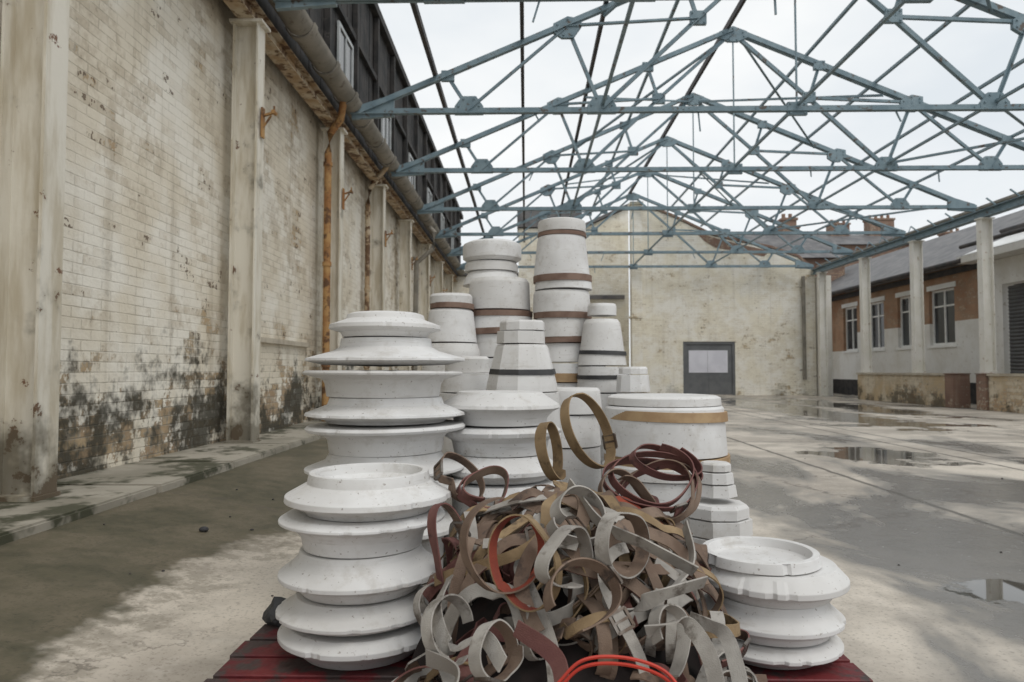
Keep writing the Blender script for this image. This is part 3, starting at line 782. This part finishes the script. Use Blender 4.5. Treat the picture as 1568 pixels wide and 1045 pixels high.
def coil(c,axis,Rr,ratio,turns,width,mo,mi_,dev=0.3,drift=0.02,closed=False,spin=None,tw=0.5,bk=False):
    axis=Vector(axis).normalized(); u=axis.orthogonal().normalized(); v=axis.cross(u)
    if spin is not None:
        u=(Vector(spin)-axis*Vector(spin).dot(axis)).normalized(); v=axis.cross(u)
    n=max(36,int(52*turns)); ph=rs.uniform(0,6.28); pts=[];wd=[]
    o=Vector((rs.uniform(0,50),rs.uniform(0,50),rs.uniform(0,50)))
    a2,a3,p2,p3=rs.uniform(0,dev),rs.uniform(0,dev*0.6),rs.uniform(0,6.28),rs.uniform(0,6.28)
    for i in range(n+(0 if closed else 1)):
        f=i/n; a=ph+2*math.pi*turns*f
        rr=Rr*(1+a2*math.sin(2*a+p2)*0.6+a3*math.sin(3*a+p3)*0.6)
        if not closed: rr*=1-0.18*f
        p=Vector(c)+u*math.cos(a)*rr+v*math.sin(a)*rr*ratio+axis*(f-0.5)*drift
        if not closed: nv=mnoise.noise_vector(p*3+o+Vector((f*1.5,0,0)))*Rr*dev
        else: nv=mnoise.noise_vector(Vector((math.cos(a),math.sin(a),0))*0.7+o)*Rr*dev*0.8
        pts.append(push(p+nv))
        wn=mnoise.noise_vector((Vector((math.cos(a),math.sin(a),0))*0.8 if closed else Vector((a*0.3,0,0)))+o*2)*tw*2
        wd.append((axis+wn).normalized())
    ribbon(pts,wd,width,mo,mi_,closed)
    if bk:
        k=rs.randrange(3,len(pts)-3); buckle(pts[k],pts[k+1]-pts[k-1],wd[k],width)
PX0,PY0=0.12,2.10
def hgt(x,y):
    q=1-((x-PX0)/0.46)**2-((y-PY0)/0.50)**2
    return 0.13+0.40*math.sqrt(max(q,0.0))
nx=26
grid=[]
for j in range(nx+1):
    row=[]
    for i in range(nx+1):
        x=PX0-0.5+1.0*i/nx; y=PY0-0.5+1.0*j/nx
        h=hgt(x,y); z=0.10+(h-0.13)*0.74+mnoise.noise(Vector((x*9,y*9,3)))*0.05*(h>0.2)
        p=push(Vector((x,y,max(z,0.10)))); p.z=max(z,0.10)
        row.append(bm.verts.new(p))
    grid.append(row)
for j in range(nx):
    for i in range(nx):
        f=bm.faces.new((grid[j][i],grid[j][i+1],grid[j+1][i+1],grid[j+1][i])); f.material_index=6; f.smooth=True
combos=[(0,0),(0,3),(1,1),(1,3),(2,2),(2,3),(3,3),(3,3),(3,0),(1,1),(2,3),(1,1),(1,3),(3,3),(0,4),(2,2),(3,4),(1,1),(0,3),(2,4)]
for k in range(128):
    x=rs.uniform(-0.26,0.50); y=rs.uniform(1.62,2.35)
    h=hgt(x,y); z=h*rs.uniform(0.78,1.0) if h>0.15 else 0.17
    Rr=rs.uniform(0.06,0.14)
    ax=Vector((rs.gauss(0,1.0),rs.gauss(-0.45,0.35),rs.gauss(0.2,0.65)))
    if ax.length<0.1: ax=Vector((1,0,0))
    mo,mi_=rs.choice(combos); cl_=rs.random()<0.42
    coil((x,y,max(z,0.18)),ax,Rr,rs.uniform(0.45,0.95),rs.choice((0.6,0.8,1.2,1.6)) if not cl_ else 1,rs.choice((0.026,0.030,0.034)),mo,mi_,rs.uniform(0.12,0.42),rs.uniform(-0.07,0.07),cl_,tw=0.28,bk=rs.random()<0.3)
# straps lying across and down the heap, each taking its own path
for k in range(26):
    n=44; pts=[];wd=[]
    if k%2==0:
        a0=rs.uniform(-2.9,-0.2); r0=rs.uniform(0.0,0.25); r1=rs.uniform(0.32,0.54); sw=rs.uniform(-1.2,1.2)
        def path(f): 
            rr=r0+(r1-r0)*f; a=a0+sw*f+0.25*math.sin(f*6+k); return PX0+math.cos(a)*rr*0.92, PY0+math.sin(a)*rr
    else:
        x0_,y0_=rs.uniform(-0.22,0.46),rs.uniform(1.66,2.25); an=rs.uniform(0,3.14); Ls=rs.uniform(0.25,0.5); cv=rs.uniform(-2.2,2.2)
        def path(f):
            q=(f-0.5)*Ls; a=an+cv*(f-0.5); return x0_+math.cos(a)*q, y0_+math.sin(a)*q*0.7
    hz=rs.uniform(0.0,0.06)
    for i in range(n+1):
        f=i/n; x,y=path(f)
        z=hgt(x,y)+0.02+hz+0.06*abs(mnoise.noise(Vector((f*2.5,k*1.7,0))))
        pts.append(push(Vector((x,y,z))))
    for i in range(n+1):
        t=(pts[min(i+1,n)]-pts[max(i-1,0)]); up=Vector((pts[i].x-PX0,(pts[i].y-PY0)-0.25,0.45)).normalized()
        w=t.cross(up)+mnoise.noise_vector(Vector((i/n*2.0,k*2.1,0)))*0.6*t.length
        wd.append(w)
    mo,mi_=rs.choice(combos); ribbon(pts,wd,rs.choice((0.028,0.032,0.036)),mo,mi_)
    if rs.random()<0.35: buckle(pts[20],pts[21]-pts[19],wd[20],0.035)
def W(px,py,Y): return (SX(px,Y),Y,SZ(py,Y))
coil(W(900,660,2.3),(0.66,-0.66,0.30),0.125,0.66,1,0.036,0,0,0.08,closed=True,spin=(0.6,0,-0.8),tw=0.12,bk=True)
coil(W(842,690,2.25),(0.80,-0.55,0.15),0.09,0.62,1,0.038,0,0,0.08,closed=True,spin=(0.3,0,-1),tw=0.12)
coil(W(1000,735,2.2),(0.15,-0.60,0.75),0.155,0.80,2.4,0.026,2,2,0.22,0.06,spin=(1,0,0),tw=0.3,bk=True)
coil(W(1005,748,2.2),(-0.2,-0.65,0.6),0.135,0.75,2.0,0.026,3,2,0.25,0.06,spin=(1,0,0.2),tw=0.3)
coil(W(1020,705,2.25),(0.3,-0.7,0.6),0.12,0.5,1.2,0.026,2,2,0.2,0.02,spin=(1,0,-0.3),tw=0.25)
coil(W(960,760,2.15),(0.5,-0.6,0.6),0.10,0.8,1.6,0.028,3,3,0.3,0.04,tw=0.3)
coil(W(705,730,2.2),(0.6,-0.6,0.5),0.09,0.8,1,0.032,3,3,0.15,closed=True,spin=(1,0,-0.7),tw=0.15,bk=True)
coil(W(740,745,2.15),(0.3,-0.6,0.7),0.09,0.7,1.4,0.030,2,3,0.3,0.03,tw=0.25)
coil(W(692,845,1.92),(0.65,-0.7,0.1),0.07,1.7,1,0.032,2,3,0.2,closed=True,spin=(1,0,0.2),tw=0.15,bk=True)
coil(W(775,838,1.70),(0.5,-0.8,0.15),0.12,0.95,0.85,0.032,3,4,0.2,tw=0.15)
coil(W(805,855,1.68),(-0.5,-0.8,0.2),0.09,1.1,1,0.032,0,4,0.2,closed=True,tw=0.12)
coil(W(885,785,1.84),(0.5,-0.5,0.6),0.10,0.7,1.1,0.038,1,1,0.3,0.03,tw=0.2)
coil(W(868,855,1.64),(0.7,-0.65,0.0),0.08,1.0,0.85,0.038,1,1,0.3,tw=0.15)
coil(W(950,830,1.72),(0.8,-0.5,0.1),0.085,1.0,1,0.036,1,3,0.25,closed=True,tw=0.15)
coil(W(885,900,1.58),(0.4,-0.6,0.6),0.11,0.7,0.8,0.032,3,3,0.3,tw=0.2,bk=True)
coil(W(760,990,1.55),(0.7,-0.5,0.3),0.065,0.9,1,0.034,1,3,0.25,closed=True,tw=0.15,bk=True)
coil(W(1020,960,1.64),(0.6,-0.6,0.4),0.08,0.8,0.8,0.034,1,1,0.3,tw=0.2)
coil(W(690,960,1.66),(0.7,-0.5,0.4),0.08,0.9,0.8,0.034,1,1,0.3,tw=0.2)
def freestrap(ctrl,width,mo,mi_,wdir,tw=0.6,th=0.004):
    P=[Vector(W(*c)) for c in ctrl]; P=[P[0]*2-P[1]]+P+[P[-1]*2-P[-2]]; pts=[];wd=[]
    for i in range(1,len(P)-2):
        for k in range(12):
            t=k/12; a,b,c,d=P[i-1:i+3]
            pts.append(0.5*((2*b)+(-a+c)*t+(2*a-5*b+4*c-d)*t*t+(-a+3*b-3*c+d)*t**3)); 
    pts.append(P[-2].copy())
    for i in range(len(pts)): wd.append(Vector(wdir)+mnoise.noise_vector(Vector((i*0.06,mo,width*90)))*tw)
    ribbon(pts,wd,width,mo,mi_,False,th)
freestrap([(1045,800,1.95),(1055,850,1.85),(1030,890,1.76),(975,920,1.68),(1010,905,1.64),(1075,885,1.70)],0.036,1,1,(0.4,-0.3,0.8))
freestrap([(985,960,1.60),(1040,945,1.60),(1075,985,1.54),(1090,1040,1.48),(1085,1080,1.45)],0.036,1,1,(0.8,-0.5,0.3))
freestrap([(1050,940,1.72),(1100,960,1.68),(1120,1010,1.6),(1130,1070,1.5)],0.034,1,1,(0.8,-0.5,0.3))
freestrap([(690,880,1.74),(670,930,1.68),(690,985,1.58),(740,970,1.56),(770,1010,1.48)],0.036,1,1,(0.7,-0.5,0.5))
freestrap([(655,1000,1.6),(700,1020,1.52),(690,1060,1.48)],0.036,1,1,(0.3,-0.5,0.9))
for dy_ in (0,10): freestrap([(850,1040+dy_,1.46),(890,1003+dy_,1.47),(950,998+dy_,1.48),(1010,1016+dy_,1.47),(1045,1056+dy_,1.45)],0.005,7,7,(0.1,-0.5,0.9),0.1,0.005)
freestrap([(790,955,1.58),(850,1000,1.52),(860,1060,1.47)],0.038,2,2,(0.8,-0.4,0.4))
freestrap([(870,740,1.98),(920,800,1.83),(985,830,1.74),(1060,870,1.72)],0.038,1,1,(0.2,-0.5,0.9))
obj('strap_pile',bm,SM,smooth=0.7)

# small debris
bm=bmesh.new(); rr=random.Random(9)
for k in range(46):
    x=rr.uniform(-2.3,4.5); y=rr.uniform(2.6,9) if k>12 else rr.uniform(2,6)
    if -0.9<x<1.25 and y<5.0: continue
    s=rr.uniform(0.004,0.010); 
    M_=Matrix.Translation((x,y,gz(x)+s*0.4))@Matrix.Rotation(rr.uniform(0,3),4,'Z')@Matrix.Diagonal((s,s*rr.uniform(.6,1.4),s*0.6,1))
    bmesh.ops.create_icosphere(bm,subdivisions=1,radius=1,matrix=M_)
M_=Matrix.Translation((-1.74,3.85,gz(-1.74)+0.012))@Matrix.Diagonal((0.026,0.022,0.016,1)); bmesh.ops.create_icosphere(bm,subdivisions=2,radius=1,matrix=M_)
obj('debris',bm,mat_dark)
bm=bmesh.new()
vs=bmesh.ops.create_icosphere(bm,subdivisions=3,radius=1,matrix=Matrix.Translation((-0.80,2.36,0.155))@Matrix.Diagonal((0.05,0.06,0.045,1)))['verts']
for v in vs: v.co+=mnoise.noise_vector(v.co*30)*0.02
obj('black_rag',bm,mat_blackstrap)

# ---------------------------------------------------------------- sky, light
w=bpy.data.worlds.new("World"); scene.world=w; w.use_nodes=True
nt=w.node_tree; N=nt.nodes; L=nt.links; bg=N['Background']
sky=N.new('ShaderNodeTexSky'); sky.sky_type='NISHITA'; sky.sun_disc=False
EL,AZ=math.radians(55),math.radians(140)
sky.sun_elevation=EL; sky.sun_rotation=AZ
tc=N.new('ShaderNodeTexCoord'); mp=N.new('ShaderNodeMapping'); mp.inputs['Scale'].default_value=(1,1,2.2)
L.new(tc.outputs['Generated'],mp.inputs[0])
no=N.new('ShaderNodeTexNoise'); no.inputs['Scale'].default_value=2.2; no.inputs['Detail'].default_value=5; no.inputs['Roughness'].default_value=0.5
L.new(mp.outputs[0],no.inputs['Vector'])
cr=N.new('ShaderNodeValToRGB'); cr.color_ramp.elements[0].position=0.35; cr.color_ramp.elements[0].color=(7.7,8.2,8.6,1)
cr.color_ramp.elements[1].position=0.62; cr.color_ramp.elements[1].color=(9.8,9.9,9.85,1)
L.new(no.outputs['Fac'],cr.inputs[0])
mx=N.new('ShaderNodeMix'); mx.data_type='RGBA'; mx.inputs[0].default_value=0.95
L.new(sky.outputs[0],mx.inputs[6]); L.new(cr.outputs[0],mx.inputs[7]); L.new(mx.outputs[2],bg.inputs[0])
bg.inputs[1].default_value=0.104
sd=bpy.data.lights.new('sun','SUN'); sd.energy=1.1; sd.angle=math.radians(28); sd.color=(1,0.97,0.92)
so=link(bpy.data.objects.new('sun',sd))
d=Vector((math.sin(AZ)*math.cos(EL),math.cos(AZ)*math.cos(EL),math.sin(EL)))
so.rotation_euler=d.to_track_quat('Z','Y').to_euler()

cd=bpy.data.cameras.new('camera'); cam=link(bpy.data.objects.new('camera',cd))
cd.sensor_width=36; cd.lens=25.0; cd.clip_start=0.05; cd.clip_end=2000
cam.location=(0,0,CAMZ); cam.rotation_euler=(math.radians(92.39),0,math.radians(1.1))
cd.dof.use_dof=True; cd.dof.focus_distance=2.3; cd.dof.aperture_fstop=5.0
scene.camera=cam
scene.view_settings.view_transform='Standard'; scene.view_settings.look='None'; scene.view_settings.exposure=0
